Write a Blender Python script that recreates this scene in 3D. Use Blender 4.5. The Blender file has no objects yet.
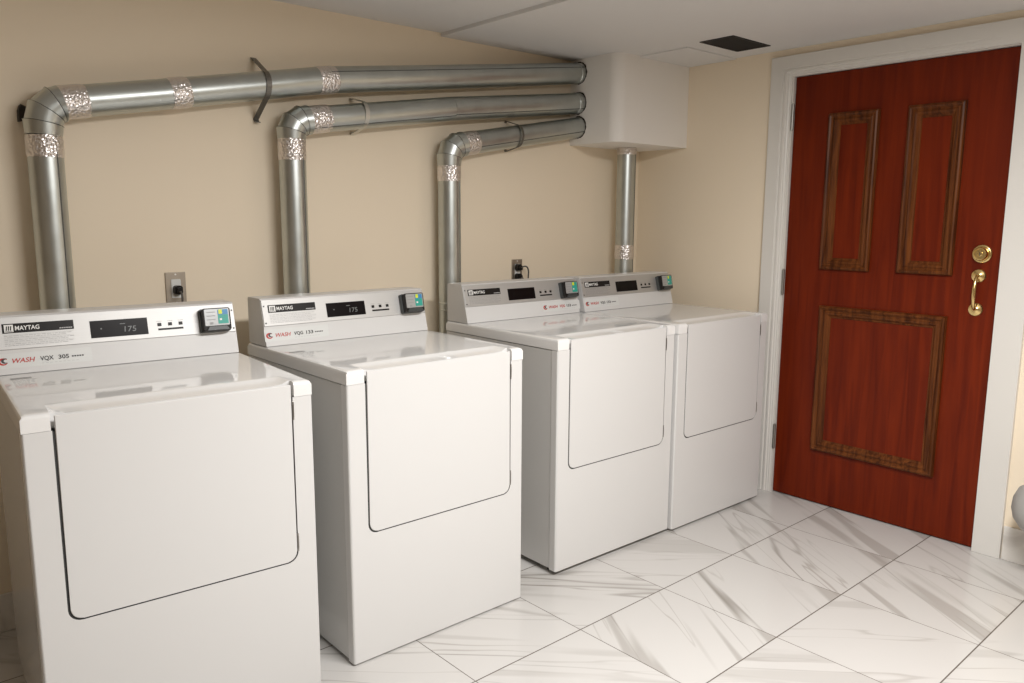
import bpy, bmesh, math, random
from mathutils import Vector, Matrix
random.seed(4)
scene = bpy.context.scene
C = scene.collection
PI = math.pi

# ------------------------------------------------------------------ materials
def mat(name):
    m = bpy.data.materials.new(name); m.use_nodes = True
    nt = m.node_tree; b = nt.nodes['Principled BSDF']
    return m, nt, b
def N(nt, t, **kw):
    n = nt.nodes.new(t)
    for k, v in kw.items():
        if k in n.inputs: n.inputs[k].default_value = v
        else: setattr(n, k, v)
    return n
def simple(name, col, rough=.5, metal=0., coat=0., bump=0., bscale=200., spec=.5, var=0., vscale=3.):
    m, nt, b = mat(name)
    b.inputs['Base Color'].default_value = (*col, 1); b.inputs['Roughness'].default_value = rough
    b.inputs['Metallic'].default_value = metal; b.inputs['Coat Weight'].default_value = coat
    b.inputs['Specular IOR Level'].default_value = spec
    tc = N(nt, 'ShaderNodeTexCoord')
    if var:
        n = N(nt, 'ShaderNodeTexNoise', Scale=vscale, Detail=4.)
        nt.links.new(tc.outputs['Object'], n.inputs['Vector'])
        r = N(nt, 'ShaderNodeMix', data_type='RGBA')
        r.inputs[6].default_value = (*[c*(1-var) for c in col], 1)
        r.inputs[7].default_value = (*[min(1, c*(1+var)) for c in col], 1)
        nt.links.new(n.outputs['Fac'], r.inputs[0]); nt.links.new(r.outputs[2], b.inputs['Base Color'])
    if bump:
        n = N(nt, 'ShaderNodeTexNoise', Scale=bscale, Detail=3.)
        nt.links.new(tc.outputs['Object'], n.inputs['Vector'])
        bp = N(nt, 'ShaderNodeBump', Strength=bump, Distance=.002)
        nt.links.new(n.outputs['Fac'], bp.inputs['Height']); nt.links.new(bp.outputs['Normal'], b.inputs['Normal'])
    return m

M = {}
M['wall'] = simple('tan_wall_paint', (.86, .75, .59), .55, bump=.12, bscale=60, var=.02, vscale=1.5, spec=.3)
M['wall_far'] = simple('unseen_wall_dark', (.30, .235, .165), .6)  # walls out of view, browned and darkened to cut bounced light
M['ceiling'] = simple('ceiling_paint', (.70, .69, .68), .7, bump=.1, bscale=40, spec=.3)
M['box'] = simple('boxing_paint', (.84, .81, .765), .6, bump=.1, bscale=40, spec=.3)
M['trim'] = simple('white_trim_paint', (.70, .68, .64), .35, bump=.03, bscale=30)
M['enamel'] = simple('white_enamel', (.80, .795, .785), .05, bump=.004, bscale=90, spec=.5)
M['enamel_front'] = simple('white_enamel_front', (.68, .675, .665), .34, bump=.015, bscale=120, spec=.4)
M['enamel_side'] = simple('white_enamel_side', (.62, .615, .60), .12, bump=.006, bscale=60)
M['gasket'] = simple('dark_gasket', (.04, .04, .04), .7)
M['black'] = simple('black_plastic', (.014, .012, .011), .35, spec=.2)
M['display'] = simple('display_glass', (.006, .004, .004), .3, spec=.12)
M['charcoal'] = simple('charcoal_plastic', (.045, .05, .05), .4)
M['silverpl'] = simple('silver_plastic', (.42, .43, .43), .3, metal=.3)
M['teal'] = simple('teal_print', (.03, .36, .29), .35)
M['blue'] = simple('blue_print', (.05, .25, .50), .35)
M['yellow'] = simple('yellow_print', (.70, .78, .02), .35)
M['red'] = simple('red_print', (.50, .03, .02), .5)
M['ink'] = simple('ink_print', (.05, .05, .05), .5)
M['greyink'] = simple('grey_print', (.33, .33, .33), .5)
M['paleink'] = simple('pale_print', (.52, .52, .52), .5)
M['white'] = simple('white_print', (.85, .85, .83), .4)
M['sticker'] = simple('label_paper', (.70, .71, .695), .35)
M['digit'] = simple('display_digits', (.17, .18, .18), .4)
M['hinge'] = simple('hinge_steel', (.35, .34, .32), .35, metal=1.)
M['steel_plate'] = simple('steel_cover_plate', (.42, .37, .31), .38, metal=.85, var=.1, vscale=40)
M['brass'] = simple('brass', (.78, .58, .26), .22, metal=1.)
M['brass_dark'] = simple('shaded_brass', (.42, .25, .08), .35, metal=1.)
M['seam'] = simple('dark_duct_seam', (.16, .17, .165), .45, metal=.9)
M['strap'] = simple('grey_strap_metal', (.20, .19, .17), .45, metal=.8)
M['strap_light'] = simple('bright_strap_metal', (.62, .61, .57), .38, metal=.9)
M['torn'] = simple('opening_shade_and_bracket', (.035, .028, .022), .9)  # dark colour for the shade in openings; also used on the bracket
M['grey_plastic'] = simple('grey_plastic', (.36, .35, .33), .5)
M['vent'] = simple('vent_black', (.012, .010, .009), .7)
M['cord'] = simple('cord_grey', (.10, .09, .08), .5)
M['casting'] = simple('grey_foot', (.05, .05, .05), .6)

def silver_panel():
    m, nt, b = mat('brushed_control_panel')
    b.inputs['Metallic'].default_value = .75; b.inputs['Roughness'].default_value = .52
    tc = N(nt, 'ShaderNodeTexCoord'); mp = N(nt, 'ShaderNodeMapping'); mp.inputs['Scale'].default_value = (3, 900, 3)
    n = N(nt, 'ShaderNodeTexNoise', Scale=1., Detail=2.)
    nt.links.new(tc.outputs['Object'], mp.inputs[0]); nt.links.new(mp.outputs[0], n.inputs['Vector'])
    r = N(nt, 'ShaderNodeMix', data_type='RGBA'); r.inputs[6].default_value = (.52, .515, .50, 1); r.inputs[7].default_value = (.60, .595, .585, 1)
    nt.links.new(n.outputs['Fac'], r.inputs[0]); nt.links.new(r.outputs[2], b.inputs['Base Color'])
    return m
M['panel'] = silver_panel()

def galv():
    m, nt, b = mat('galvanised_steel')
    b.inputs['Metallic'].default_value = 1.
    tc = N(nt, 'ShaderNodeTexCoord')
    n = N(nt, 'ShaderNodeTexNoise', Scale=14., Detail=5.)
    nt.links.new(tc.outputs['Object'], n.inputs['Vector'])
    r = N(nt, 'ShaderNodeMix', data_type='RGBA'); r.inputs[6].default_value = (.46, .485, .47, 1); r.inputs[7].default_value = (.60, .63, .61, 1)
    nt.links.new(n.outputs['Fac'], r.inputs[0]); nt.links.new(r.outputs[2], b.inputs['Base Color'])
    q = N(nt, 'ShaderNodeMapRange'); q.inputs['To Min'].default_value = .27; q.inputs['To Max'].default_value = .43
    nt.links.new(n.outputs['Fac'], q.inputs['Value']); nt.links.new(q.outputs[0], b.inputs['Roughness'])
    n2 = N(nt, 'ShaderNodeTexNoise', Scale=5., Detail=1.); nt.links.new(tc.outputs['Object'], n2.inputs['Vector'])
    bp = N(nt, 'ShaderNodeBump', Strength=.12, Distance=.01)
    nt.links.new(n2.outputs['Fac'], bp.inputs['Height']); nt.links.new(bp.outputs['Normal'], b.inputs['Normal'])
    return m
M['galv'] = galv()

def foil():
    m, nt, b = mat('crumpled_foil_tape')
    b.inputs['Metallic'].default_value = 1.; b.inputs['Roughness'].default_value = .28
    b.inputs['Base Color'].default_value = (.80, .76, .74, 1)
    tc = N(nt, 'ShaderNodeTexCoord')
    v = N(nt, 'ShaderNodeTexVoronoi', Scale=110.)
    n = N(nt, 'ShaderNodeTexNoise', Scale=90., Detail=3.)
    nt.links.new(tc.outputs['Object'], v.inputs['Vector']); nt.links.new(tc.outputs['Object'], n.inputs['Vector'])
    a = N(nt, 'ShaderNodeMath', operation='ADD')
    nt.links.new(v.outputs['Distance'], a.inputs[0]); nt.links.new(n.outputs['Fac'], a.inputs[1])
    bp = N(nt, 'ShaderNodeBump', Strength=.55, Distance=.006)
    nt.links.new(a.outputs[0], bp.inputs['Height']); nt.links.new(bp.outputs['Normal'], b.inputs['Normal'])
    return m
M['foil'] = foil()

def wood(name, c1, c2, scale, rough, axis='Z'):
    m, nt, b = mat(name)
    tc = N(nt, 'ShaderNodeTexCoord'); mp = N(nt, 'ShaderNodeMapping')
    mp.inputs['Scale'].default_value = (scale, scale, scale*.06)
    n = N(nt, 'ShaderNodeTexNoise', Scale=1., Detail=6., Distortion=.6)
    nt.links.new(tc.outputs['Object'], mp.inputs[0]); nt.links.new(mp.outputs[0], n.inputs['Vector'])
    cr = N(nt, 'ShaderNodeValToRGB'); e = cr.color_ramp.elements
    e[0].position = .32; e[0].color = (*c1, 1); e[1].position = .68; e[1].color = (*c2, 1)
    nt.links.new(n.outputs['Fac'], cr.inputs[0]); nt.links.new(cr.outputs[0], b.inputs['Base Color'])
    b.inputs['Roughness'].default_value = rough; b.inputs['Coat Weight'].default_value = .05
    b.inputs['Coat Roughness'].default_value = .25
    b.inputs['Specular IOR Level'].default_value = .15
    bp = N(nt, 'ShaderNodeBump', Strength=.06, Distance=.002)
    nt.links.new(n.outputs['Fac'], bp.inputs['Height']); nt.links.new(bp.outputs['Normal'], b.inputs['Normal'])
    return m
M['door'] = wood('mahogany_stain', (.098, .0082, .0008), (.162, .0165, .0014), 34, .45)
M['mould'] = wood('brown_moulding_wood', (.045, .011, .003), (.165, .050, .012), 60, .4)

TX, TY, TSX, TSY = -1.7234, -.7857, .4532, .4606
def marble():
    m, nt, b = mat('marble_floor_tiles')
    L = nt.links.new
    def math_(op, a, b_=None, c=None):
        n = nt.nodes.new('ShaderNodeMath'); n.operation = op
        for i, v in enumerate((a, b_, c)):
            if v is None: continue
            if isinstance(v, (int, float)): n.inputs[i].default_value = v
            else: L(v, n.inputs[i])
        return n.outputs[0]
    geo = N(nt, 'ShaderNodeNewGeometry')
    mp = N(nt, 'ShaderNodeMapping'); mp.vector_type = 'TEXTURE'
    mp.inputs['Location'].default_value = (TX, TY, 0); mp.inputs['Rotation'].default_value = (0, 0, .0094)
    L(geo.outputs['Position'], mp.inputs[0])
    sp = N(nt, 'ShaderNodeSeparateXYZ'); L(mp.outputs[0], sp.inputs[0])
    gx = math_('DIVIDE', sp.outputs[0], TSX); gy = math_('DIVIDE', sp.outputs[1], -TSY)
    ix = math_('FLOOR', gx); iy = math_('FLOOR', gy)
    fx = math_('FRACT', gx); fy = math_('FRACT', gy)
    dx = math_('MULTIPLY', math_('MINIMUM', fx, math_('SUBTRACT', 1., fx)), TSX)
    dy = math_('MULTIPLY', math_('MINIMUM', fy, math_('SUBTRACT', 1., fy)), TSY)
    gr = math_('LESS_THAN', math_('MINIMUM', math_('MULTIPLY', dx, 1.5), dy), 0.0020)
    # vein direction of each tile
    is1 = math_('COMPARE', iy, 1., .1); is3 = math_('GREATER_THAN', iy, 2.5)
    thr = math_('ADD', math_('SUBTRACT', 1.5, math_('MULTIPLY', is1, 2.)), is3)
    steep = math_('GREATER_THAN', ix, thr)
    cmb = N(nt, 'ShaderNodeCombineXYZ'); L(ix, cmb.inputs[0]); L(iy, cmb.inputs[1])
    wn = N(nt, 'ShaderNodeTexWhiteNoise', noise_dimensions='2D'); L(cmb.outputs[0], wn.inputs['Vector'])
    off = N(nt, 'ShaderNodeVectorMath', operation='SCALE'); off.inputs['Scale'].default_value = 23.7
    L(wn.outputs['Color'], off.inputs[0])
    def rotv(deg):
        r = N(nt, 'ShaderNodeVectorRotate', rotation_type='Z_AXIS'); r.inputs['Angle'].default_value = math.radians(deg)
        L(mp.outputs[0], r.inputs['Vector']); return r.outputs[0]
    mx = N(nt, 'ShaderNodeMix', data_type='VECTOR'); L(steep, mx.inputs[0])
    L(rotv(45), mx.inputs[4]); L(rotv(123), mx.inputs[5])          # vein runs along local +x
    ad = N(nt, 'ShaderNodeVectorMath', operation='ADD'); L(mx.outputs[1], ad.inputs[0]); L(off.outputs[0], ad.inputs[1])
    def vein(sx, sy, dist, lo, hi, det=3.):
        q = N(nt, 'ShaderNodeMapping'); q.inputs['Scale'].default_value = (sx, sy, 1); L(ad.outputs[0], q.inputs[0])
        n = N(nt, 'ShaderNodeTexNoise', Scale=1., Detail=det, Distortion=dist); L(q.outputs[0], n.inputs['Vector'])
        a = math_('ABSOLUTE', math_('SUBTRACT', n.outputs['Fac'], .5))
        r = N(nt, 'ShaderNodeMapRange', interpolation_type='SMOOTHSTEP'); r.inputs['From Min'].default_value = lo; r.inputs['From Max'].default_value = hi
        r.inputs['To Min'].default_value = 1; r.inputs['To Max'].default_value = 0
        L(a, r.inputs['Value']); return r.outputs[0]
    thin = vein(.32, 4.2, .0, .0, .012, 2.); 
    thin2 = vein(.5, 6.0, .0, .0, .010, 3.)
    def band():
        q = N(nt, 'ShaderNodeMapping'); q.inputs['Scale'].default_value = (.55, 7.5, 1); q.inputs['Location'].default_value = (3, 7, 0); L(ad.outputs[0], q.inputs[0])
        n = N(nt, 'ShaderNodeTexNoise', Scale=1., Detail=2., Distortion=.15); L(q.outputs[0], n.inputs['Vector'])
        r = N(nt, 'ShaderNodeMapRange', interpolation_type='SMOOTHSTEP'); r.inputs['From Min'].default_value = .55; r.inputs['From Max'].default_value = .61
        L(n.outputs['Fac'], r.inputs['Value']); return r.outputs[0]
    bd = band()
    big = N(nt, 'ShaderNodeTexNoise', Scale=2.2, Detail=2.); L(ad.outputs[0], big.inputs['Vector'])
    mod = math_('MULTIPLY', math_('SUBTRACT', big.outputs['Fac'], .32), 2.6)
    mod = math_('MINIMUM', math_('MAXIMUM', mod, 0.), 1.)
    col = None
    def over(base, fac, c):
        x = N(nt, 'ShaderNodeMix', data_type='RGBA'); L(fac, x.inputs[0])
        if isinstance(base, tuple): x.inputs[6].default_value = (*base, 1)
        else: L(base, x.inputs[6])
        x.inputs[7].default_value = (*c, 1); return x.outputs[2]
    cl = over((.565, .55, .53), math_('MULTIPLY', bd, math_('ADD', .35, math_('MULTIPLY', steep, .40))), (.37, .35, .325))
    cl = over(cl, math_('MULTIPLY', math_('MULTIPLY', thin, mod), .75), (.22, .20, .175))
    cl = over(cl, math_('MULTIPLY', math_('MULTIPLY', thin2, mod), .55), (.25, .22, .19))
    cl = over(cl, gr, (.11, .09, .075))
    L(cl, b.inputs['Base Color'])
    rg = math_('ADD', .20, math_('MULTIPLY', gr, .5)); L(rg, b.inputs['Roughness'])
    b.inputs['Specular IOR Level'].default_value = .4
    bp = N(nt, 'ShaderNodeBump', Strength=.4, Distance=.001); bp.invert = True
    L(gr, bp.inputs['Height']); L(bp.outputs['Normal'], b.inputs['Normal'])
    return m
M['floor'] = marble()
def marble_plain():
    m, nt, b = mat('marble_skirting_tile')
    tc = N(nt, 'ShaderNodeTexCoord'); n = N(nt, 'ShaderNodeTexNoise', Scale=5., Detail=5., Distortion=1.5)
    nt.links.new(tc.outputs['Object'], n.inputs['Vector'])
    cr = N(nt, 'ShaderNodeValToRGB'); e = cr.color_ramp.elements
    e[0].position = .35; e[0].color = (.62, .59, .55, 1); e[1].position = .5; e[1].color = (.78, .755, .71, 1)
    nt.links.new(n.outputs['Fac'], cr.inputs[0]); nt.links.new(cr.outputs[0], b.inputs['Base Color']); b.inputs['Roughness'].default_value = .25
    return m
M['skirt'] = marble_plain()

# ------------------------------------------------------------------ mesh helpers
def link(name, bm, mats, parent=None, smooth=False, loc=None, rotz=None, mw=None):
    me = bpy.data.meshes.new(name)
    bmesh.ops.recalc_face_normals(bm, faces=bm.faces[:])
    bm.to_mesh(me); bm.free()
    if not isinstance(mats, (list, tuple)): mats = [mats]
    for m in mats: me.materials.append(m)
    if smooth:
        me.shade_smooth()
        try: me.set_sharp_from_angle(angle=math.radians(35))
        except Exception: pass
    o = bpy.data.objects.new(name, me); C.objects.link(o)
    if smooth:
        wn_ = o.modifiers.new('wn', 'WEIGHTED_NORMAL'); wn_.keep_sharp = True; wn_.weight = 100
    if parent: o.parent = parent
    if mw is not None: o.matrix_local = mw
    if loc is not None: o.location = loc
    if rotz is not None: o.rotation_euler = (0, 0, rotz)
    return o
def empty(name, label, cat, loc=(0, 0, 0), rz=0, group=None, kind=None):
    o = bpy.data.objects.new(name, None); C.objects.link(o); o.empty_display_size = .1
    o.location = loc; o.rotation_euler = (0, 0, rz)
    tag(o, label, cat, group, kind); return o
def tag(o, label=None, cat=None, group=None, kind=None):
    if label: o['label'] = label
    if cat: o['category'] = cat
    if group: o['group'] = group
    if kind: o['kind'] = kind
    return o
def bx(bm, x0, x1, y0, y1, z0, z1, mi=0, bev=0., seg=2):
    vs = [bm.verts.new((x, y, z)) for x in (x0, x1) for y in (y0, y1) for z in (z0, z1)]
    fs = [bm.faces.new([vs[i] for i in q]) for q in ((0, 1, 3, 2), (4, 6, 7, 5), (0, 4, 5, 1), (2, 3, 7, 6), (0, 2, 6, 4), (1, 5, 7, 3))]
    for f in fs: f.material_index = mi
    if bev:
        es = list({e for f in fs for e in f.edges})
        r = bmesh.ops.bevel(bm, geom=es, offset=bev, segments=seg, profile=.5, affect='EDGES')
        for f in r['faces']: f.material_index = mi
    return vs
def prism(bm, pts, fn, a, b, mi=0, bev=0., seg=2):
    """pts: outline list of 2-tuples; fn(p, q, t)->xyz ; extruded from t=a to t=b"""
    A = [bm.verts.new(fn(p[0], p[1], a)) for p in pts]; B = [bm.verts.new(fn(p[0], p[1], b)) for p in pts]
    n = len(pts); fs = [bm.faces.new(A), bm.faces.new(B[::-1])]
    for i in range(n): fs.append(bm.faces.new((A[i], A[(i+1) % n], B[(i+1) % n], B[i])))
    for f in fs: f.material_index = mi
    if bev:
        es = list({e for f in fs for e in f.edges})
        r = bmesh.ops.bevel(bm, geom=es, offset=bev, segments=seg, profile=.5, affect='EDGES')
        for f in r['faces']: f.material_index = mi
    return fs
def disc(bm, c, axis, r, h, mi=0, n=24, r2=None):
    """cylinder/cone from c along axis"""
    ax = Vector(axis).normalized(); q = ax.to_track_quat('Z', 'Y'); r2 = r if r2 is None else r2
    A = []; B = []
    for i in range(n):
        a = 2*PI*i/n; d = q @ Vector((math.cos(a), math.sin(a), 0))
        A.append(bm.verts.new(Vector(c)+d*r)); B.append(bm.verts.new(Vector(c)+d*r2+ax*h))
    fs = [bm.faces.new(A[::-1]), bm.faces.new(B)]
    for i in range(n): fs.append(bm.faces.new((A[i], A[(i+1) % n], B[(i+1) % n], B[i])))
    for f in fs: f.material_index = mi
def tube(bm, pts, r, n=36, cap=True, mi=0, up=(0, 1, 0)):
    """swept round tube with mitred joints; the path lies in a plane normal to `up` or nearly so"""
    P = [Vector(p) for p in pts]; rings = []
    for i, p in enumerate(P):
        d0 = (P[i]-P[i-1]).normalized() if i else (P[1]-P[0]).normalized()
        d1 = (P[i+1]-P[i]).normalized() if i < len(P)-1 else d0
        t = (d0+d1).normalized(); u = Vector(up)
        u = (u - t*u.dot(t)).normalized(); w = t.cross(u)
        k = 1/max(.5, d0.dot(t))
        rr = r[i] if isinstance(r, (list, tuple)) else r
        rings.append([bm.verts.new(p + u*(rr*math.cos(2*PI*j/n)*(1 if abs(Vector(up).normalized().dot(t)) < .2 else 1)) + w*(rr*k*math.sin(2*PI*j/n))) for j in range(n)])
    for a, b in zip(rings, rings[1:]):
        for j in range(n):
            f = bm.faces.new((a[j], a[(j+1) % n], b[(j+1) % n], b[j])); f.material_index = mi
    if cap:
        bm.faces.new(rings[0][::-1]).material_index = mi; bm.faces.new(rings[-1]).material_index = mi
def rounded(x0, x1, y0, y1, r, n=5, corners=(1, 1, 1, 1)):
    """rounded rectangle; corners bl, br, tr, tl"""
    out = []
    for (cx, cy, a0, on) in ((x0+r, y0+r, PI, corners[0]), (x1-r, y0+r, 1.5*PI, corners[1]), (x1-r, y1-r, 0, corners[2]), (x0+r, y1-r, .5*PI, corners[3])):
        if on:
            for i in range(n+1):
                a = a0+PI/2*i/n; out.append((cx+r*math.cos(a), cy+r*math.sin(a)))
        else:
            out.append((x0 if a0 in (PI, .5*PI) else x1, y0 if a0 >= PI else y1))
    return out
def text_into(bm, s, x, y, h, z=0., mi=0, shear=0., bold=0., width=None, th=.0004):
    cu = bpy.data.curves.new('t', 'FONT'); cu.body = s; cu.size = h*1.37; cu.shear = shear; cu.offset = bold; cu.resolution_u = 3
    cu.extrude = th/2
    o = bpy.data.objects.new('t', cu); C.objects.link(o); bpy.context.view_layer.update()
    me = bpy.data.meshes.new_from_object(o.evaluated_get(bpy.context.evaluated_depsgraph_get()))
    bpy.data.objects.remove(o); bpy.data.curves.remove(cu)
    xs = [v.co.x for v in me.vertices]
    w = max(xs)-min(xs); k = (width/w) if width else 1; x0 = min(xs)
    t = bmesh.new(); t.from_mesh(me)
    for v in t.verts: v.co = Vector((x+(v.co.x-x0)*k, y+v.co.y, z+v.co.z))
    for f in t.faces: f.material_index = mi
    tm = bpy.data.meshes.new('t'); t.to_mesh(tm); t.free(); bm.from_mesh(tm)
    bpy.data.meshes.remove(tm); bpy.data.meshes.remove(me)
def flat(bm, x0, x1, y0, y1, z0, z1, mi=0): bx(bm, x0, x1, y0, y1, z0, z1, mi)

# ------------------------------------------------------------------ room
XL, YF = -4.7, -4.9
def struct(name, bm, m, **k):
    o = link(name, bm, m, **k); o['kind'] = 'structure'; return o
bm = bmesh.new(); bx(bm, XL-.1, .25, YF-.1, .1, -.1, 0); struct('floor', bm, M['floor'])
bm = bmesh.new(); bx(bm, XL-.1, .25, 0, .1, 0, 2.3); struct('wall_back', bm, M['wall'])
bm = bmesh.new()   # right wall with the door opening
DY0, DY1, DZ = -.920, -1.888, 2.032
bx(bm, 0, .12, DY0, 0, 0, 2.3); bx(bm, 0, .12, YF, DY1, 0, 2.3); bx(bm, 0, .12, DY1, DY0, DZ, 2.3)
struct('wall_right', bm, M['wall'])
bm = bmesh.new(); bx(bm, XL-.1, XL, YF, 0, 0, 2.3); struct('wall_left', bm, M['wall_far'])
bm = bmesh.new(); bx(bm, XL-.1, .12, YF-.1, YF, 0, 2.3); struct('wall_front', bm, M['wall_far'])
def zc(x, y):
    a = min(1, max(0, (-y-.8)/1.)); b = min(1, max(0, 1+x/2.2))
    return 2.1545
bm = bmesh.new()   # ceiling boards, the left one a little higher
def sheet(xs, ys, dz, top=2.3):
    G = [[bm.verts.new((x, y, zc(x, y)+dz)) for y in ys] for x in xs]
    T = [[bm.verts.new((x, y, top)) for y in ys] for x in xs]
    for i in range(len(xs)-1):
        for j in range(len(ys)-1):
            bm.faces.new((G[i][j], G[i+1][j], G[i+1][j+1], G[i][j+1])); bm.faces.new((T[i][j], T[i][j+1], T[i+1][j+1], T[i+1][j]))
    for A in (0, -1):
        for j in range(len(ys)-1): bm.faces.new((G[A][j], G[A][j+1], T[A][j+1], T[A][j]))
    for A in (0, -1):
        for i in range(len(xs)-1): bm.faces.new((G[i][A], G[i+1][A], T[i+1][A], T[i][A]))
ys = [0, -.3, -.6, -.8, -1, -1.2, -1.4, -1.6, -1.8, -2.4, YF]
sheet([-1.365, -1.1, -.8, -.5, -.25, 0], ys, 0)
sheet([XL, -3, -2, -1.365], ys, .015)
struct('ceiling', bm, M['ceiling'], smooth=False)
bm = bmesh.new(); bx(bm, -.40, -.001, -.605, -.001, 2.148, 2.156, 0, .002); struct('trim_3', bm, M['ceiling'])   # patch board by the vent
# boxed-in corner under the ceiling
bm = bmesh.new()
prism(bm, [(-.553, -.0005), (-.0005, -.0005), (-.0005, -.3235)] + [(-.553+.06-.06*math.sin(PI/2*i/8), -.3235+.06-.06*math.cos(PI/2*i/8)) for i in range(9)],
      lambda a, b, z: (a, b, z), 1.737, 2.16, 0); 
struct('wall_corner', bm, M['box'], smooth=True)
# tile skirting
bm = bmesh.new(); bx(bm, XL, -3.13, -.012, -.0005, .0, .13, 0, .002); struct('baseboard_back', bm, M['skirt'])
bm = bmesh.new(); bx(bm, -.012, -.0005, YF, -1.974, 0, .142, 0, .002); struct('baseboard_right', bm, M['skirt'])

# ------------------------------------------------------------------ door casing and door
def loft_path(bm, corners, prof, closed, fn, mi=0):
    """corners: for inset d returns list of 2D corner points; prof [(inset,height)]; fn(a,b,h)->xyz"""
    rings = [[bm.verts.new(fn(a, b, h)) for (a, b) in corners(d)] for d, h in prof]
    n = len(rings[0])
    for r0, r1 in zip(rings, rings[1:]):
        for i in range(n if closed else n-1):
            f = bm.faces.new((r0[i], r0[(i+1) % n], r1[(i+1) % n], r1[i])); f.material_index = mi
    if not closed:
        for i in (0, -1): bm.faces.new([r[i] for r in rings])
bm = bmesh.new()
yo0, yo1, zo = -.813, -1.970, 2.122
W_ = .107
def cas(d):
    k = d/W_
    return [(yo0-d, 0.001), (yo0-d, zo-(zo-2.03)*k), (yo1+(.104)*k, zo-(zo-2.03)*k), (yo1+.104*k, 0.001)]
prof = [(0, -.0), (0, .017), (.003, .02), (.064, .02), (.067, .014), (.072, .014), (.076, .018), (.084, .018), (.088, .012), (.095, .012), (.099, .009), (.105, .009), (.107, .006), (.107, 0)]
loft_path(bm, cas, prof, False, lambda a, b, h: (-(.018 if (a < -1.7 and b < .01 and h > 0) or (a < -1.7 and h > 0) else h)-.0005, a, b))
struct('trim_1', bm, M['trim'])
bm = bmesh.new()   # jamb inside the opening
bx(bm, -.004, .119, -.9285, -.9205, 0, DZ-.001); bx(bm, -.004, .119, DY1+.0005, -1.8795, 0, DZ-.001); bx(bm, -.004, .119, -1.8794, -.9286, 2.026, DZ-.001)
bx(bm, .06, .119, -.945, -.9286, 0, 2.026); bx(bm, .06, .119, -1.8794, -1.86, 0, 2.026)
struct('trim_2', bm, M['trim'])
door = empty('door_1', None, None, (.012, -1.4, 0), kind='structure')
def DW(y): return y+1.4
bm = bmesh.new(); bx(bm, 0, .042, DW(-1.8780), DW(-.9305), .006, 2.0235, 0, .0015); link('door_slab', bm, M['door'], door)
def mould(y0, y1, z0, z1):
    bm = bmesh.new()
    c = lambda d: [(DW(y0)-d, z0+d), (DW(y1)+d, z0+d), (DW(y1)+d, z1-d), (DW(y0)-d, z1-d)]
    p = [(0, -.0005), (0, .013), (.004, .020), (.010, .023), (.016, .019), (.021, .013), (.026, .013), (.031, .017), (.038, .015), (.047, .005), (.052, .004), (.055, -.0005)]
    loft_path(bm, c, p, True, lambda a, b, h: (-h, a, b)); link('panel_moulding', bm, M['mould'], door)
mould(-1.108, -1.338, 1.136, 1.842); mould(-1.460, -1.686, 1.138, 1.842); mould(-1.122, -1.682, .268, .966)
for z in (1.841, 1.065, .292):
    bm = bmesh.new(); disc(bm, (-.017, DW(-.9300), z-.06), (0, 0, 1), .0065, .12, 0, 16)
    disc(bm, (-.017, DW(-.9300), z-.064), (0, 0, 1), .004, .128, 0, 12)
    for k in (-.02, .02): disc(bm, (-.017, DW(-.9300), z+k), (0, 0, 1), .0072, .0015, 0, 16)
    link('hinge', bm, M['hinge'], door, smooth=True)
# deadbolt
def lathe(bm, c, axis, prof, n=32, mi=0):
    ax = Vector(axis).normalized(); q = ax.to_track_quat('Z', 'Y'); rings = []
    for r, h in prof:
        rings.append([bm.verts.new(Vector(c)+ax*h+(q @ Vector((math.cos(2*PI*j/n), math.sin(2*PI*j/n), 0)))*max(r, 1e-5)) for j in range(n)])
    for a, b in zip(rings, rings[1:]):
        for j in range(n): bm.faces.new((a[j], a[(j+1) % n], b[(j+1) % n], b[j])).material_index = mi
    bm.faces.new(rings[0][::-1]); bm.faces.new(rings[-1]).material_index = mi
bm = bmesh.new(); lathe(bm, (0, DW(-1.791), 1.232), (-1, 0, 0), [(.038, -.001), (.038, .004), (.036, .008), (.030, .012)]); 
db = link('deadbolt', bm, M['brass'], door, smooth=True)
bm = bmesh.new(); lathe(bm, (0, DW(-1.791), 1.232), (-1, 0, 0), [(.0275, .011), (.026, .027), (.024, .031), (.021, .0315), (.020, .029), (.010, .029)])
link('cylinder', bm, M['brass'], db, smooth=True)
bm = bmesh.new(); lathe(bm, (0, DW(-1.791), 1.232), (-1, 0, 0), [(.010, .0285), (.010, .0305), (.008, .032)], 20)
bx(bm, -.0328, -.0319, DW(-1.791)-.001, DW(-1.791)+.001, 1.226, 1.238, 1)
link('keyway', bm, [M['brass'], M['ink']], db, smooth=False)
bm = bmesh.new()
for z in (1.143, 1.006):
    lathe(bm, (0, DW(-1.785), z), (-1, 0, 0), [(.028, -.001), (.028, .003), (.025, .007), (.013, .010), (.008, .014)], 28)
hd = link('door_handle', bm, M['brass'], door, smooth=True)
bm = bmesh.new()
pp = []; rr = []
for i in range(13):
    t = i/12; z = 1.143-.137*t; b = math.sin(PI*t)
    pp.append((-.012-.026*b**.4, DW(-1.785), z)); rr.append(.0058+.0020*b)
tube(bm, pp, rr, 14, True, 0, (0, 1, 0)); link('grip', bm, M['brass'], hd, smooth=True)

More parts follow.
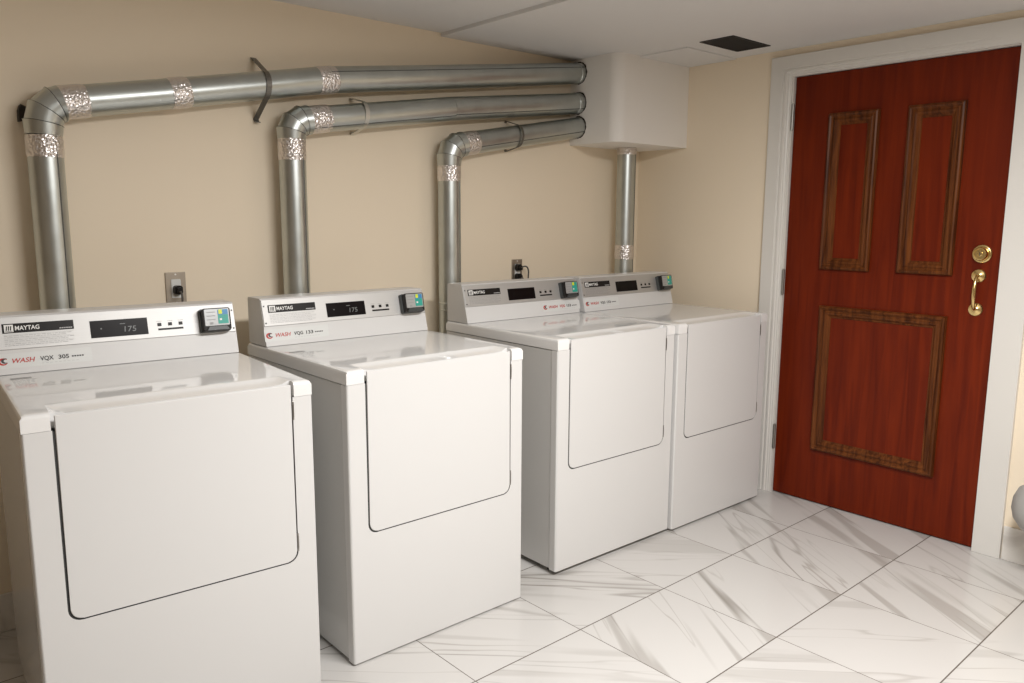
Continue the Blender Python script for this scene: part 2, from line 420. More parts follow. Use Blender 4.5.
# ------------------------------------------------------------------ ceiling vent
v = empty('ceiling_vent', 'small black rectangular vent opening in the white ceiling near the door', 'vent', (-.291, -.79, 2.155))
bm = bmesh.new()
bx(bm, -.150, -.140, -.088, .088, -.004, .0); bx(bm, .140, .150, -.088, .088, -.004, .0)
bx(bm, -.140, .140, -.088, -.078, -.004, .0); bx(bm, -.140, .140, .078, .088, -.004, .0)
link('frame', bm, M['vent'], v)
bm = bmesh.new(); bx(bm, -.140, .140, -.078, .078, -.0008, 0); link('backing', bm, M['torn'], v)
for i in range(11):
    y = -.07+i*.014; bm = bmesh.new()
    prism(bm, [(y-.004, -.001), (y-.003, -.001), (y+.004, -.0035), (y+.003, -.0040)], lambda a, b, t: (t, a, b), -.139, .139)
    link('slat', bm, M['vent'], v)

# ------------------------------------------------------------------ dryers
W, D, H, HS = .686, .7027, .9238, .0416
CD, CR, CH = .145, .1043, .1591
tt = Vector((0, CD-CR, CH)).normalized(); nn = Vector((1, 0, 0)).cross(tt)
PM = Matrix(((1, tt.x, nn.x, 0), (0, tt.y, nn.y, D-CD), (0, tt.z, nn.z, H), (0, 0, 0, 1)))
SL = math.hypot(CD-CR, CH)
DL, DR = .0600, .6320     # door opening
def make_dryer(loc, rz, label, model, sx=.016, small=False, redmodel=False, feet=.012, lidmark=None, disp='175'):
    t = empty('clothes_dryer', label, 'dryer', loc, rz)
    z0 = feet
    # cabinet shell (sides and back) with the crease behind the front panel
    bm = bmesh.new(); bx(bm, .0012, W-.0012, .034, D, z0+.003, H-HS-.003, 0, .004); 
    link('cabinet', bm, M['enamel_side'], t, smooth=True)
    # front panel: U-shaped around the door
    bm = bmesh.new(); zs = H-HS-.0018; db_ = .411; r = .032
    arc = rounded(DL, DR, db_, H, r, 6, (1, 1, 0, 0))
    arc = arc[:-2]           # without the two top corners
    pts = [(0, z0), (W, z0), (W, zs), (DR, zs)] + [p for p in arc[::-1]] + [(DL, zs), (0, zs)]
    fs = prism(bm, pts, lambda a, b, y: (a, y, b), .0, .0325)
    bm.edges.ensure_lookup_table()
    eo = [e for e in bm.edges if abs(e.verts[0].co.x-e.verts[1].co.x) < 1e-6 and e.verts[0].co.x in (0., W) or
          (abs(e.verts[0].co.x) < 1e-6 and abs(e.verts[1].co.x) < 1e-6) or (abs(e.verts[0].co.x-W) < 1e-6 and abs(e.verts[1].co.x-W) < 1e-6)]
    eo = [e for e in eo if abs(e.verts[0].co.y) < 1e-6 and abs(e.verts[1].co.y) < 1e-6 and abs(e.verts[0].co.z-e.verts[1].co.z) > .1]
    bmesh.ops.bevel(bm, geom=eo, offset=.006, segments=4, profile=.5, affect='EDGES')
    e2 = [e for e in bm.edges if abs(e.verts[0].co.y) < 1e-4 and abs(e.verts[1].co.y) < 1e-4 and len(e.link_faces) == 2 and e.calc_face_angle(0) > 1.2]
    bmesh.ops.bevel(bm, geom=e2, offset=.0012, segments=2, profile=.5, affect='EDGES')
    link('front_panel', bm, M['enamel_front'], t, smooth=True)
    # dark gasket, set forward so its colour gives the door gap its shade
    bm = bmesh.new(); bx(bm, DL-.012, DR+.012, .0328, .0336, db_-.012, H-HS-.004)
    oa = rounded(DL+.0003, DR-.0003, db_+.0003, zs-.001, r, 6, (1, 1, 0, 0)); ia = rounded(DL+.010, DR-.010, db_+.010, zs-.001, r-.009, 6, (1, 1, 0, 0))
    oa = oa[-1:]+oa[:-1]; ia = ia[-1:]+ia[:-1]; oa = oa[:-1]; ia = ia[:-1]
    F1 = [[bm.verts.new((p[0], y, p[1])) for p in ring] for ring, y in ((oa, .0335), (oa, .0026), (ia, .0026))]
    for p, q in zip(F1, F1[1:]):
        for i in range(len(p)-1): bm.faces.new((p[i], p[i+1], q[i+1], q[i]))
    link('gasket', bm, M['gasket'], t)
    # door
    g = .0052
    bm = bmesh.new(); dp = rounded(DL+g+.002, DR-g, db_+g, H-.0075, r-g, 6, (1, 1, 0, 0))
    prism(bm, dp, lambda a, b, y: (a, y, b), -.001, .0025)
    ed = [e for e in bm.edges if e.verts[0].co.y < 0 and e.verts[1].co.y < 0]
    bmesh.ops.bevel(bm, geom=ed, offset=.0020, segments=3, profile=.5, affect='EDGES')
    dr = link('door', bm, M['enamel_front'], t, smooth=True)
    for z in (.845, .468):
        bm = bmesh.new(); bx(bm, DR-.0035, DR+.0015, -.0012, .012, z-.026, z+.026, 0, .0008)
        disc(bm, (DR-.0005, -.0005, z-.018), (0, 0, 1), .0022, .036, 0, 10)
        link('hinge', bm, M['hinge'], dr)
    # worktop: full height border, shallow finger recess behind the door top
    bm = bmesh.new(); zb, zt = H-HS, H
    xs = [0, .004, .012, DL-.006, DL-.001, DL+.001, DL+.012, DL+.035, DL+.07, .2, .35, .5, DR-.10, DR-.05, DR-.02, DR-.004, DR+.0005, DR+.003, W-.012, W-.004, W]
    yv = [0, .002, .007, .014, .026, .045, .065, .080, .088, .094, .104, .13, .3, .5, D-.006, D]
    def zt_(x, y):
        z = zt
        # outer edge rounding
        for dd in (min(x, W-x), y, D-y):
            if dd < .014: 
                q = 1-dd/.014; z = min(z, zt-.011*(1-math.sqrt(max(0, 1-q*q)))-(0 if dd > .0001 else .0))
        if DL < x < DR:
            sx_ = min(1, (x-DL)/.022, (DR-x)/.03); sx_ = max(0, sx_); sx_ = sx_*sx_*(3-2*sx_)
            if y < .092:
                q = min(1, (.092-y)/.020); q = q*q*(3-2*q)
                dep = .0065*q + .0060*(.092-y)/.092
                z = min(z, zt-dep*sx_)
        return z
    ys_ = yv
    G = [[bm.verts.new((x, y, zt_(x, y))) for y in ys_] for x in xs]
    B = [[bm.verts.new((x, y, zb)) for y in ys_] for x in xs]
    def inside(i, j): # notch in front where the door top sits
        return xs[i] >= DL-.0011 and xs[i+1] <= DR+.0031 and ys_[j+1] <= .0261
    for i in range(len(xs)-1):
        for j in range(len(ys_)-1):
            if inside(i, j): continue
            bm.faces.new((G[i][j], G[i][j+1], G[i+1][j+1], G[i+1][j])); bm.faces.new((B[i][j], B[i+1][j], B[i+1][j+1], B[i][j+1]))
    bm.edges.ensure_lookup_table()
    # side walls: bridge every open top edge to the bottom
    top = {v_: B[i][j] for i, row in enumerate(G) for j, v_ in enumerate(row)}
    for e in [e for e in bm.edges if len(e.link_faces) == 1 and e.verts[0] in top and e.verts[1] in top]:
        a, b = e.verts; bm.faces.new((a, b, top[b], top[a]))
    bmesh.ops.delete(bm, geom=[v_ for v_ in bm.verts if not v_.link_faces], context='VERTS')
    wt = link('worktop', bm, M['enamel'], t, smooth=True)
    if lidmark:
        u, vv = lidmark; bm = bmesh.new(); zz = H+.0005
        flat(bm, u, u+.050, vv+.108, vv+.130, H-.0002, zz, 0)
        for k in range(6):
            yq = vv+.092-k*.017; x = u+.002
            rs = random.Random(k*7+int(u*1000))
            while x < u+.05-(k > 2)*.01:
                w_ = rs.uniform(.003, .009); flat(bm, x, x+w_, yq, yq+.0045, H-.0002, zz, 1); x += w_+rs.uniform(.002, .006)
        link('printed_notice', bm, [M['greyink'], M['paleink']], wt)
    # console
    bm = bmesh.new()
    prism(bm, [(D-CD, H+.0005), (D-CR, H+CH), (D-CR+.006, H+CH+.004), (D-.006, H+CH+.004), (D, H+CH), (D, H+.0005)], lambda a, b, x: (x, a, b), .008, W-.008, 0, .0015)
    con = link('console', bm, M['enamel_front'], t, smooth=True)
    # model label on the white strip
    S = lambda h: h
    bm = bmesh.new()
    flat(bm, sx-.006, sx+.235, .018, .060, .0002, .0006, 0)
    # red swoosh
    for (cx_, cy_, R0, a0, a1) in ((sx+.013, .038, .0085, 40, 330), (sx+.018, .040, .006, 60, 300)):
        P = []
        for i in range(15):
            a = math.radians(a0+(a1-a0)*i/14); w_ = .0022*math.sin(PI*(i+.6)/15.2)+.0004
            P.append((cx_+(R0+w_)*1.25*math.cos(a), cy_+(R0+w_)*math.sin(a), cx_+(R0-w_)*1.25*math.cos(a), cy_+(R0-w_)*math.sin(a)))
        for p, q in zip(P, P[1:]):
            bm.faces.new([bm.verts.new((x_, y_, .0009)) for x_, y_ in ((p[0], p[1]), (q[0], q[1]), (q[2], q[3]), (p[2], p[3]))]).material_index = 1 if R0 > .007 else 2
    text_into(bm, 'WASH', sx+.034, .032, .0135, .0010, 1, .25, .00025, .056)
    a, b = model.split()
    mi = 1 if redmodel else 2
    text_into(bm, a, sx+.102, .033, .0120, .0010, mi, 0, .0004, .034)
    text_into(bm, b, sx+.148, .033, .0120, .0010, 2, 0, .0004, .027)
    for k in range(5): flat(bm, sx+.182+k*.0065, sx+.187+k*.0065, .0355, .0395, .0004, .0009, 2)
    for k in range(9): flat(bm, sx+.104+k*.011, sx+.111+k*.011, .0245, .0256, .0004, .0008, 3)
    link('model_label', bm, [M['sticker'], M['red'], M['ink'], M['paleink']], con, mw=PM)
    # control panel plate
    bm = bmesh.new(); bx(bm, .0095, W-.0095, .0705, SL-.001, .0002, .0038, 0, .0012)
    cp = link('control_panel', bm, M['panel'], t, mw=PM)
    z = .0038
    bm = bmesh.new(); flat(bm, .030, .208, .1165, .1435, z, z+.0006, 0)
    flat(bm, .035, .057, .1195, .1405, z+.0005, z+.0009, 1)      # badge
    for i, x in enumerate((.0385, .0435, .0485)):                # three slanted strokes in the badge
        prism(bm, [(x, .124), (x+.0028, .124), (x+.0048, .1365), (x+.0018, .1365)], lambda p, q, h: (p, q, h), z+.0008, z+.0011, 0)
    flat(bm, .037, .055, .1212, .1225, z+.0008, z+.0011, 0)
    text_into(bm, 'MAYTAG', .061, .1240, .0125, z+.001, 1, .05, .0003, .060)
    for k in range(6): flat(bm, .171+k*.0056, .1755+k*.0056, .1205, .1235, z+.0004, z+.0009, 2)
    link('brand_strip', bm, [M['black'], M['white'], M['paleink']], cp)
    bm = bmesh.new()
    rs = random.Random(11)
    for k, yq in enumerate((.108, .1035, .0965, .092, .085, .0805)):
        x = .033
        xe = .206 if k % 2 == 0 else .19
        while x < xe-.004:
            w_ = min(rs.uniform(.004, .014), xe-x); flat(bm, x, x+w_, yq, yq+.0013, z-.0002, z+.0004, 0); x += w_+.0022
    for yq in (.1115, .1005, .089): flat(bm, .033, .206, yq, yq+.0005, z-.0002, z+.0003, 0)
    link('instruction_print', bm, M['greyink'], cp)
    bm = bmesh.new(); bx(bm, .250, .409, .0840, .1355, z, z+.0012, 0, .0004)
    if disp:
        text_into(bm, disp, .342, .0965, .0175, z+.0015, 1, .08, 0, .033)
        flat(bm, .331, .346, .1205, .1225, z+.001, z+.0015, 1)
        flat(bm, .277, .281, .1085, .1125, z+.001, z+.0015, 1)
    link('display', bm, [M['display'], M['digit']], cp)
    for x in (.443, .4745, .506):
        bm = bmesh.new(); bx(bm, x-.0058, x+.0058, .1055, .1155, z, z+.0018, 0, .0008); link('button', bm, M['black'], cp)
    bm = bmesh.new(); flat(bm, .438, .513, .0925, .0985, z, z+.0006, 0)
    for x in (.443, .4745, .506):
        for q in range(3): flat(bm, x-.008+q*.0058, x-.0035+q*.0058, .1200, .1213, z, z+.0004, 1)
    link('button_print', bm, [M['black'], M['greyink']], cp)
    for x in (.0165, W-.0165):
        for s_ in (.0815, .1405):
            bm = bmesh.new(); disc(bm, (x, s_, z), (0, 0, 1), .0028, .0012, 0, 12); link('screw', bm, M['charcoal'], cp)
    # card reader
    bm = bmesh.new()
    prism(bm, rounded(.562, .655, .0720, .1475, .006, 4), lambda a, b, h: (a, b, h), z, z+.018, 0, .0015)
    rd = link('card_reader', bm, M['charcoal'], t, smooth=True, mw=PM)
    bm = bmesh.new()
    prism(bm, rounded(.565, .653, .0735, .1465, .007, 4), lambda a, b, h: (a, b, h+(.004*(b-.0735)/.073 if h > .03 else 0)), z+.0182, z+.034, 0, .002)
    rh = link('reader_housing', bm, M['black'], rd, smooth=True)
    bm = bmesh.new()
    def hz(b): return z+.034+.004*(b-.0735)/.073
    def patch(x0, x1, y0, y1, mi, e=.0006, r=0):
        P = rounded(x0, x1, y0, y1, r, 4) if r else [(x0, y0), (x1, y0), (x1, y1), (x0, y1)]
        prism(bm, P, lambda a, b, h: (a, b, hz(b)+h), .0, e, mi)
    patch(.571, .648, .0900, .1430, 0, .0008, .003)
    patch(.612, .6445, .0950, .1235, 1, .0014)
    patch(.612, .6445, .1238, .1405, 2, .0014)
    patch(.615, .6265, .1262, .1400, 3, .0018)
    patch(.617, .624, .1060, .1120, 4, .0018)
    for k in range(3): patch(.577, .604, .132-k*.012, .1345-k*.012, 5, .0011)
    patch(.585, .596, .094, .101, 5, .0011)
    link('reader_label', bm, [M['silverpl'], M['teal'], M['blue'] if not small else M['teal'], M['yellow'], M['white'], M['greyink']], rd)
    bm = bmesh.new()
    prism(bm, [(.574, .0745), (.646, .0745), (.638, .0885), (.582, .0885)], lambda a, b, h: (a, b, z+.032+h), 0, .007, 0, .0012)
    link('card_slot', bm, M['charcoal'], rd)
    for x in (.04, W-.04):
        for y in (.06, D-.06):
            bm = bmesh.new(); disc(bm, (x, y, 0), (0, 0, 1), .018, .006, 0, 20); disc(bm, (x, y, .006), (0, 0, 1), .007, z0+.004-.006, 0, 12)
            link('leveling_foot', bm, M['casting'], t)
    return t
make_dryer((-3.2225, -.9478, 0), -.0605, 'white front-loading clothes dryer nearest the camera, cut off by the left edge', 'VQX 305', lidmark=(.030, .365), sx=.012)
make_dryer((-2.4082, -.9499, 0), -.0017, 'white clothes dryer second from the left, display lit, gaps on both sides', 'VQG 133', lidmark=(.020, .285), feet=.007, sx=.012)
make_dryer((-1.5085, -.906, 0), -.012, 'white clothes dryer third from the left, standing tight against the last one', 'VQG 133', sx=.450, small=True, redmodel=True, feet=.018, disp=None)
make_dryer((-.8125, -.926, 0), -.0054, 'white clothes dryer farthest right, beside the red door under the ceiling boxing', 'VQG 133', sx=.022, small=True, feet=.012, disp=None)

# ------------------------------------------------------------------ exhaust ducts
RP, RE, RT = .0505, .0535, .0522
def seg(parent, name, pts, r, m, n=40, cap=True, seam=None):
    bm = bmesh.new(); tube(bm, pts, r, n, cap)
    if seam is not None:     # lock seam running along the pipe
        P = [Vector(p) for p in pts]; off = []
        for i, p in enumerate(P):
            d = (P[min(i+1, len(P)-1)]-P[max(i-1, 0)]).normalized(); u = Vector((0, 1, 0)); w = d.cross(u)
            off.append(p+(u*math.cos(seam)+w*math.sin(seam))*(r-.0006))
        tube(bm, off, .0024, 8, True, 1)
    return link(name, bm, [m, M['seam']], parent, smooth=True)
def tape(parent, a, b, r=RT, d=0):
    A, B = Vector(a), Vector(b); bm = bmesh.new(); n = 48; k = 7
    ax = (B-A).normalized(); u = Vector((0, 1, 0)); w = ax.cross(u).normalized(); u = w.cross(ax)
    rs = random.Random(int(A.x*1000)+int(A.z*777)); rings = []
    for i in range(k+1):
        row = []
        for j in range(n):
            q = 2*PI*j/n; rr = r+rs.uniform(-.0006, .0012)+(-.0015 if i in (0, k) else 0)
            e = rs.uniform(-.0012, .0012)
            row.append(bm.verts.new(A+(B-A)*(i/k)+ax*e+(u*math.cos(q)+w*math.sin(q))*rr))
        rings.append(row)
    for p, q in zip(rings, rings[1:]):
        for j in range(n): bm.faces.new((p[j], p[(j+1) % n], q[(j+1) % n], q[j]))
    o = link('foil_tape', bm, M['foil'], parent); o.data.shade_smooth(); return o
def bead(parent, c, axis, r, w=.004, m=None, name='joint_ring'):
    bm = bmesh.new(); lathe(bm, Vector(c)-Vector(axis).normalized()*w/2, axis, [(r-.003, 0), (r, w*.25), (r+.0012, w*.5), (r, w*.75), (r-.003, w)], 40)
    return link(name, bm, m or M['galv'], parent, smooth=True)
def strap(parent, x, z, slope, r, zt, zb, m, wid=.010, hook=False):
    """metal band round the front of the pipe, its ends nailed to the wall"""
    bm = bmesh.new(); yc = -.08; P = [(-.002, zt)]
    for i in range(17):
        a = math.radians(70-140*i/16); P.append((yc-(r+.0015)*math.cos(a), z+(r+.0015)*math.sin(a)))
    P.append((-.002, zb))
    if hook: P += [(-.010, zb-.010), (-.022, zb-.012)]
    for k, (p, q) in enumerate(zip(P, P[1:])):
        d = Vector((0, q[0]-p[0], q[1]-p[1])).normalized(); nrm = Vector((1, 0, 0)).cross(d)*.0015
        def X(t): return x - (t[1]-z)*slope*.0
        vs = []
        for (t, s) in ((p, -1), (p, 1), (q, 1), (q, -1)):
            vs.append(Vector((X(t)+s*wid/2, t[0], t[1])))
        A = [bm.verts.new(v_+nrm) for v_ in vs]; B = [bm.verts.new(v_-nrm) for v_ in vs]
        bm.faces.new(A); bm.faces.new(B[::-1])
        for i in range(4): bm.faces.new((A[i], A[(i+1) % 4], B[(i+1) % 4], B[i]))
    disc(bm, (x, -.008, zt-.006), (0, 1, 0), .005, .007, 0, 12); disc(bm, (x, -.008, zb+.006), (0, 1, 0), .005, .007, 0, 12)
    link('hanger_strap', bm, m, parent)
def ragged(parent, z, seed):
    """dark ring for shade in the torn opening where the pipe enters the boxing"""
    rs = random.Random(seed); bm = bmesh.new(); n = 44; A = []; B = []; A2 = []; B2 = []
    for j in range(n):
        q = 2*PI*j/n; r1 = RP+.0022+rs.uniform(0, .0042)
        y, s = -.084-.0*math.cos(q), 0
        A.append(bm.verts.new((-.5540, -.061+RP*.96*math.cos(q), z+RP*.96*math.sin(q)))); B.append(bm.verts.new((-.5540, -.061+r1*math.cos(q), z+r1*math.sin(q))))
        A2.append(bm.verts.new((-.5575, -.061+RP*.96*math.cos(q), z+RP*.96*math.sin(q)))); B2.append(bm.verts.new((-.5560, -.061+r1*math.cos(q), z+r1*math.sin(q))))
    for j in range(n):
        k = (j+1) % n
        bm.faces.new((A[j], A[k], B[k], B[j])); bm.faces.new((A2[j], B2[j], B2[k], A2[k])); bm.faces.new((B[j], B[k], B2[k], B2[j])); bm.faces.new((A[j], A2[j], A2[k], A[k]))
    link('opening_edge_shade', bm, M['torn'], parent)
def lower_run(parent, x, ztop, yb, y=-.08):
    seg(parent, 'vertical_pipe', [(x, y, .36), (x, y, ztop)], RP, M['galv'], seam=math.radians(208))
    bm = bmesh.new(); tube(bm, [(x, y, .38), (x, y, .31), (x, y-.03, .26), (x, y-.08, .245), (x, yb, .245)], RE, 32, True, 0, (1, 0, 0))
    link('bottom_elbow', bm, M['galv'], parent, smooth=True)

def vlerp(a, b, t): return tuple(a[i]+(b[i]-a[i])*t for i in range(3))
def between(pts, x):
    for a, b in zip(pts, pts[1:]):
        if a[0] <= x <= b[0]: return vlerp(a, b, (x-a[0])/(b[0]-a[0]))
Y = -.080
# duct 1 (long, from the nearest dryer)
d1 = empty('exhaust_duct', 'longest galvanised duct, topmost on the wall, rising from the nearest dryer', 'duct', (-2.957, Y, 0))
def rel(root, p): return (p[0]-root.location[0], p[1]-root.location[1], p[2]-root.location[2])
def build_duct(root, x, zv, h, tapes_h, vt, elbow, yb, jr=None):
    R = lambda p: rel(root, p)
    lower_run(root, 0, zv-.02, yb-root.location[1], 0)
    for name, a, b, sm in h:
        seg(root, name, [R(between(H_, a)), R(between(H_, b))], RP, M['galv'], seam=sm)
    bmn = bmesh.new(); EP = [Vector(R(p)) for p in elbow]; rings = []
    for i, p in enumerate(EP):       # gores: every one flares out over the next
        a_ = (EP[i]-EP[i-1]).normalized() if i else (EP[1]-EP[0]).normalized(); b_ = (EP[i+1]-EP[i]).normalized() if i < len(EP)-1 else a_
        t_ = (a_+b_).normalized(); u_ = Vector((0, 1, 0)); w_ = t_.cross(u_).normalized(); k_ = 1/a_.dot(t_)
        def ring(r_, sh): return [bmn.verts.new(p+t_*sh+u_*(r_*math.cos(2*PI*j/44))+w_*(r_*k_*math.sin(2*PI*j/44))) for j in range(44)]
        if i: rings.append(ring(RE+.0022, -.001))
        if i < len(EP)-1: rings.append(ring(RE-.0012, .001))
    for i, (p, q) in enumerate(zip(rings, rings[1:])):
        for j in range(44): bmn.faces.new((p[j], p[(j+1) % 44], q[(j+1) % 44], q[j]))
    bmn.faces.new(rings[0][::-1]); bmn.faces.new(rings[-1])
    el = link('elbow', bmn, M['galv'], root); el.data.shade_smooth(); el.data.set_sharp_from_angle(angle=math.radians(14))
    for i in range(1, len(elbow)-1):
        d0 = (Vector(elbow[i])-Vector(elbow[i-1])).normalized(); d1_ = (Vector(elbow[i+1])-Vector(elbow[i])).normalized()
        bead(el, R(elbow[i]), d0+d1_, RE+.0034, .0032, M['seam'])
    for a, b in tapes_h: tape(root, R(between(H_, a)), R(between(H_, b)), RT)
    for a, b in vt: tape(root, (0, 0, a), (0, 0, b), RT)
H_ = [(-2.93, Y, 1.711), (-2.5, Y, 1.791), (-1.98, Y, 1.890), (-.547, -.061, 2.087)]
build_duct(d1, 0, 1.63, [('horizontal_pipe', -2.90, -2.54, None), ('horizontal_pipe', -2.54, -1.98, None), ('horizontal_pipe', -1.98, -.5535, 2.62)],
   [(-2.912, -2.830), (-2.572, -2.508), (-2.018, -1.941)], [(1.545, 1.612)],
   [(-2.957, Y, 1.612), (-2.956, Y, 1.650), (-2.944, Y, 1.686), (-2.918, Y, 1.709), (-2.900, Y, 1.714)], -.232)
strap(d1, -2.232+2.957, 1.842, 0, .0515, 1.950, 1.728, M['strap'], .020, True)
for s_ in (0,):
    for w_ in d1.children:
        if w_.name.startswith('hanger_strap'): w_.location = (0, .08, 0)
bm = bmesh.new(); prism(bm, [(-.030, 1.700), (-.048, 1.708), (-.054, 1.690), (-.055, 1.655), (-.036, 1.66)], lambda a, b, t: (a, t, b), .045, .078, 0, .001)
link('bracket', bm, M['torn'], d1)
ragged_fix = []
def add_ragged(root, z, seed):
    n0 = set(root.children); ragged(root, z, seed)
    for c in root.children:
        if c.name.startswith('opening_edge_shade'): c.location = (-root.location[0], -root.location[1], 0)
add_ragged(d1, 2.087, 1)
# duct 2
H_ = [(-2.07, Y, 1.730), (-1.963, Y, 1.749), (-1.378, Y, 1.837), (-.547, -.061, 1.941)]
d2 = empty('exhaust_duct', 'middle-length galvanised duct, second from the top, rising behind the second dryer', 'duct', (-2.128, Y, 0))
build_duct(d2, 0, 1.67, [('horizontal_pipe', -2.058, -1.378, 3.85), ('horizontal_pipe', -1.378, -.5535, 3.75)],
   [(-2.058, -1.975)], [(1.578, 1.658)],
   [(-2.128, Y, 1.655), (-2.127, Y, 1.685), (-2.112, Y, 1.712), (-2.085, Y, 1.728), (-2.058, Y, 1.733)], -.235)
strap(d2, -1.824+2.128, 1.772, 0, .0515, 1.846, 1.700, M['strap_light'], .018)
# duct 3
H_ = [(-1.325, Y, 1.688), (-1.09, Y, 1.730), (-.547, -.061, 1.823)]
d3 = empty('exhaust_duct', 'short galvanised duct, lowest of the three entering the boxing, rising behind the third dryer', 'duct', (-1.385, Y, 0))
build_duct(d3, 0, 1.60, [('horizontal_pipe', -1.315, -.5535, 3.6)], [(-1.320, -1.240)], [(1.525, 1.593)],
   [(-1.385, Y, 1.590), (-1.384, Y, 1.632), (-1.370, Y, 1.664), (-1.343, Y, 1.682), (-1.312, Y, 1.690)], -.195)
strap(d3, -.992+1.385, 1.747, 0, .0515, 1.824, 1.680, M['strap'], .010)
bead(d3, (0, 0, .985), (0, 0, 1), RP+.002, .012); bead(d3, (0, 0, .955), (0, 0, 1), RP+.001, .008)
for r_ in (d2, d3):
    for w_ in r_.children:
        if w_.name.startswith('hanger_strap'): w_.location = (0, .08, 0)
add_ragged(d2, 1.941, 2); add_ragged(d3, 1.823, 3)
bead(d1, rel(d1, (-.580, -.0618, 2.0825)), (1, 0, .14), RP+.0015, .010, M['galv']); bead(d2, rel(d2, (-.590, -.0622, 1.9360)), (1, 0, .14), RP+.0015, .010)
# duct 4: vertical only
d4 = empty('exhaust_duct', 'straight vertical galvanised duct dropping from the ceiling boxing behind the last dryer', 'duct', (-.240, -.118, 0))
seg(d4, 'vertical_pipe', [(0, 0, .003), (0, 0, 1.7365)], RP-.001, M['galv'], seam=math.radians(200))
bm = bmesh.new(); tube(bm, [(0, 0, .245), (0, -.103, .245)], RE, 32, True, 0, (1, 0, 0)); link('side_branch', bm, M['galv'], d4, smooth=True)
tape(d4, (0, 0, 1.150), (0, 0, 1.225), RT-.001); tape(d4, (0, 0, 1.700), (0, 0, 1.7362), RT-.001)

# ------------------------------------------------------------------ outlets and plug cords
def outlet(x0, x1, z0, z1, label):
    t = empty('wall_outlet', label, 'outlet', ((x0+x1)/2, 0, z0)); w = (x1-x0)/2; h = z1-z0
    bm = bmesh.new(); bx(bm, -w, w, -.0055, -.0003, 0, h, 0, .0015)
    pl = link('cover_plate', bm, M['steel_plate'], t)
    for z in (.008, h-.008):
        bm = bmesh.new(); disc(bm, (0, -.0055, z), (0, -1, 0), .0032, .0012, 0, 14); link('screw', bm, M['white'], pl)
    bm = bmesh.new(); prism(bm, rounded(-.017, .017, h/2-.034, h/2+.034, .004, 4), lambda a, b, y: (a, y, b), -.0055, -.009, 0, .0008)
    rc = link('receptacle', bm, M['sticker'], t)
    return t, h
o1, h = outlet(-2.597, -2.526, 1.048, 1.166, 'steel outlet plate with a dark plug on the wall above the nearest dryer')
o2, h2 = outlet(-.947, -.880, 1.050, 1.163, 'steel outlet plate on the wall above the third dryer, a cord plugged in')
def plug(x, z, label, cordpts, loop=False):
    t = empty('power_plug', label, 'plug', (x, -.010, z))
    bm = bmesh.new(); prism(bm, rounded(-.014, .014, -.016, .016, .008, 5), lambda a, b, y: (a, y, b), .0008, -.022, 0, .002)
    prism(bm, rounded(-.009, .009, -.012, .010, .006, 4), lambda a, b, y: (a, y, b), -.022, -.034, 0, .002)
    link('plug_body', bm, M['black'], t, smooth=True)
    bm = bmesh.new(); tube(bm, cordpts, .0038, 12, True, 0, (0, 1, 0) if loop else (1, 0, 0)); link('cord', bm, M['cord'], t, smooth=True)
def arcpts(P, k=6):
    P = [Vector(p) for p in P]; out = []
    for i in range(len(P)-1):
        p0 = P[max(i-1, 0)]; p1 = P[i]; p2 = P[i+1]; p3 = P[min(i+2, len(P)-1)]
        for j in range(k):
            t = j/k; out.append(.5*((2*p1)+(p2-p0)*t+(2*p0-5*p1+4*p2-p3)*t*t+(3*p1-p0-3*p2+p3)*t**3))
    out.append(P[-1]); return [tuple(p) for p in out]
plug(-2.560, 1.103, 'black plug in the steel outlet above the nearest dryer',
     arcpts([(0, -.030, -.004), (.002, -.042, -.012), (.003, -.042, -.04), (.003, -.030, -.10), (.003, -.020, -.30)]))
plug(-.918, 1.078, 'dark plug low in the outlet above the third dryer',
     arcpts([(0, -.030, -.002), (.004, -.044, -.012), (.006, -.040, -.05), (.006, -.030, -.25)]))
plug(-.918, 1.124, 'dark plug whose cord arches out of the outlet above the third dryer',
     arcpts([(.0, -.032, .0), (.018, -.036, .006), (.036, -.036, .0), (.046, -.034, -.022), (.048, -.030, -.06), (.048, -.024, -.30)]), True)

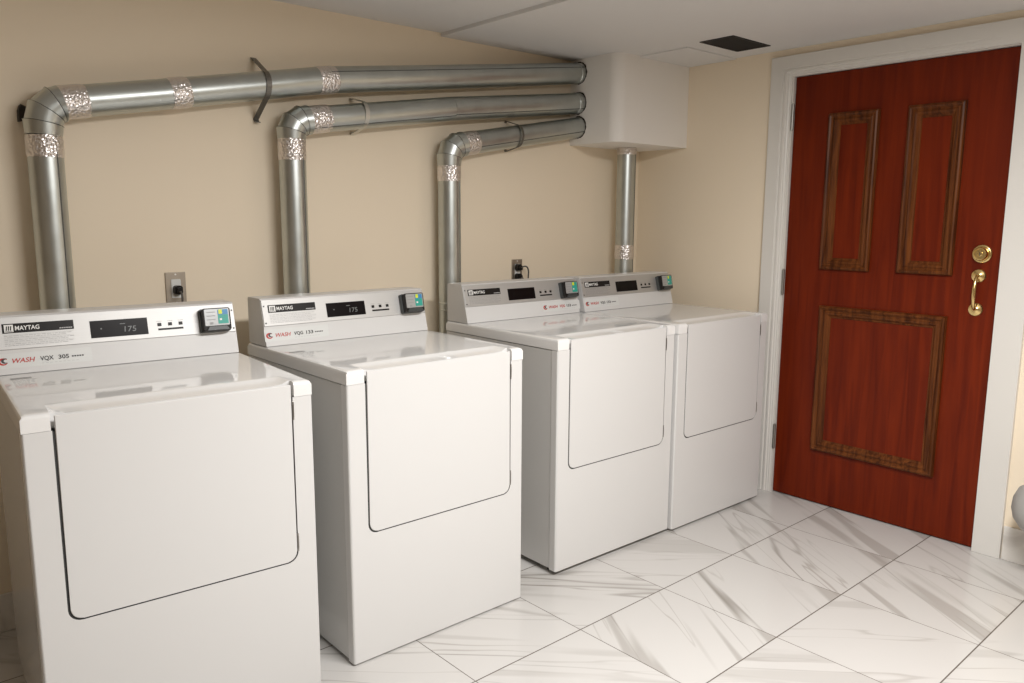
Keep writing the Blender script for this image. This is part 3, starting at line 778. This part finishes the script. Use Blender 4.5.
# ------------------------------------------------------------------ grey object at the right edge
t = empty('grey_bin', 'rounded grey plastic object by the right door trim, cut off by the frame edge', 'bin', (-.16, -2.135, 0))
bm = bmesh.new()
lathe(bm, (0, 0, 0), (0, 0, 1), [(.0, .0), (.030, .0), (.032, .004), (.022, .02), (.018, .15), (.030, .185), (.065, .210), (.092, .250), (.100, .285), (.097, .325), (.082, .363), (.055, .385), (.03, .393), (.0, .395)], 48)
link('body', bm, M['grey_plastic'], t, smooth=True)

# ------------------------------------------------------------------ light
def area(x, y, z, sx, sy, e, col=(1, .93, .84), rot=(0, 0, 0)):
    l = bpy.data.lights.new('ceiling_lamp', 'AREA'); l.shape = 'RECTANGLE'; l.size = sx; l.size_y = sy; l.energy = e; l.color = col
    o = bpy.data.objects.new('ceiling_lamp', l); C.objects.link(o); o.location = (x, y, z); o.rotation_euler = rot; return o
area(-2.0, -2.55, 2.13, 1.2, .32, 88, (1, .985, .97))
w = bpy.data.worlds.new('world'); scene.world = w; w.use_nodes = True
w.node_tree.nodes['Background'].inputs[0].default_value = (.5, .5, .5, 1); w.node_tree.nodes['Background'].inputs[1].default_value = .1

# ------------------------------------------------------------------ camera
yaw, pitch, roll, f = -.7188, -.155, .005, 787.77
F = Vector((-math.sin(yaw)*math.cos(pitch), math.cos(yaw)*math.cos(pitch), math.sin(pitch)))
R = Vector((math.cos(yaw), math.sin(yaw), 0)); U = R.cross(F)
R2 = math.cos(roll)*R+math.sin(roll)*U; U2 = -math.sin(roll)*R+math.cos(roll)*U
cam = bpy.data.cameras.new('camera'); co = bpy.data.objects.new('camera', cam); C.objects.link(co)
mw = Matrix((R2, U2, -F)).transposed().to_4x4(); mw.translation = (-3.5195, -2.9475, 1.3639); co.matrix_world = mw
cam.sensor_width = 36; cam.sensor_fit = 'HORIZONTAL'; cam.lens = f/1024*36; cam.clip_start = .02
scene.camera = co
scene.view_settings.view_transform = 'Standard'; scene.view_settings.look = 'None'
scene.view_settings.exposure = 0; scene.view_settings.gamma = 1; scene.view_settings.use_curve_mapping = False
scene.cycles.max_bounces = 10; scene.cycles.diffuse_bounces = 6
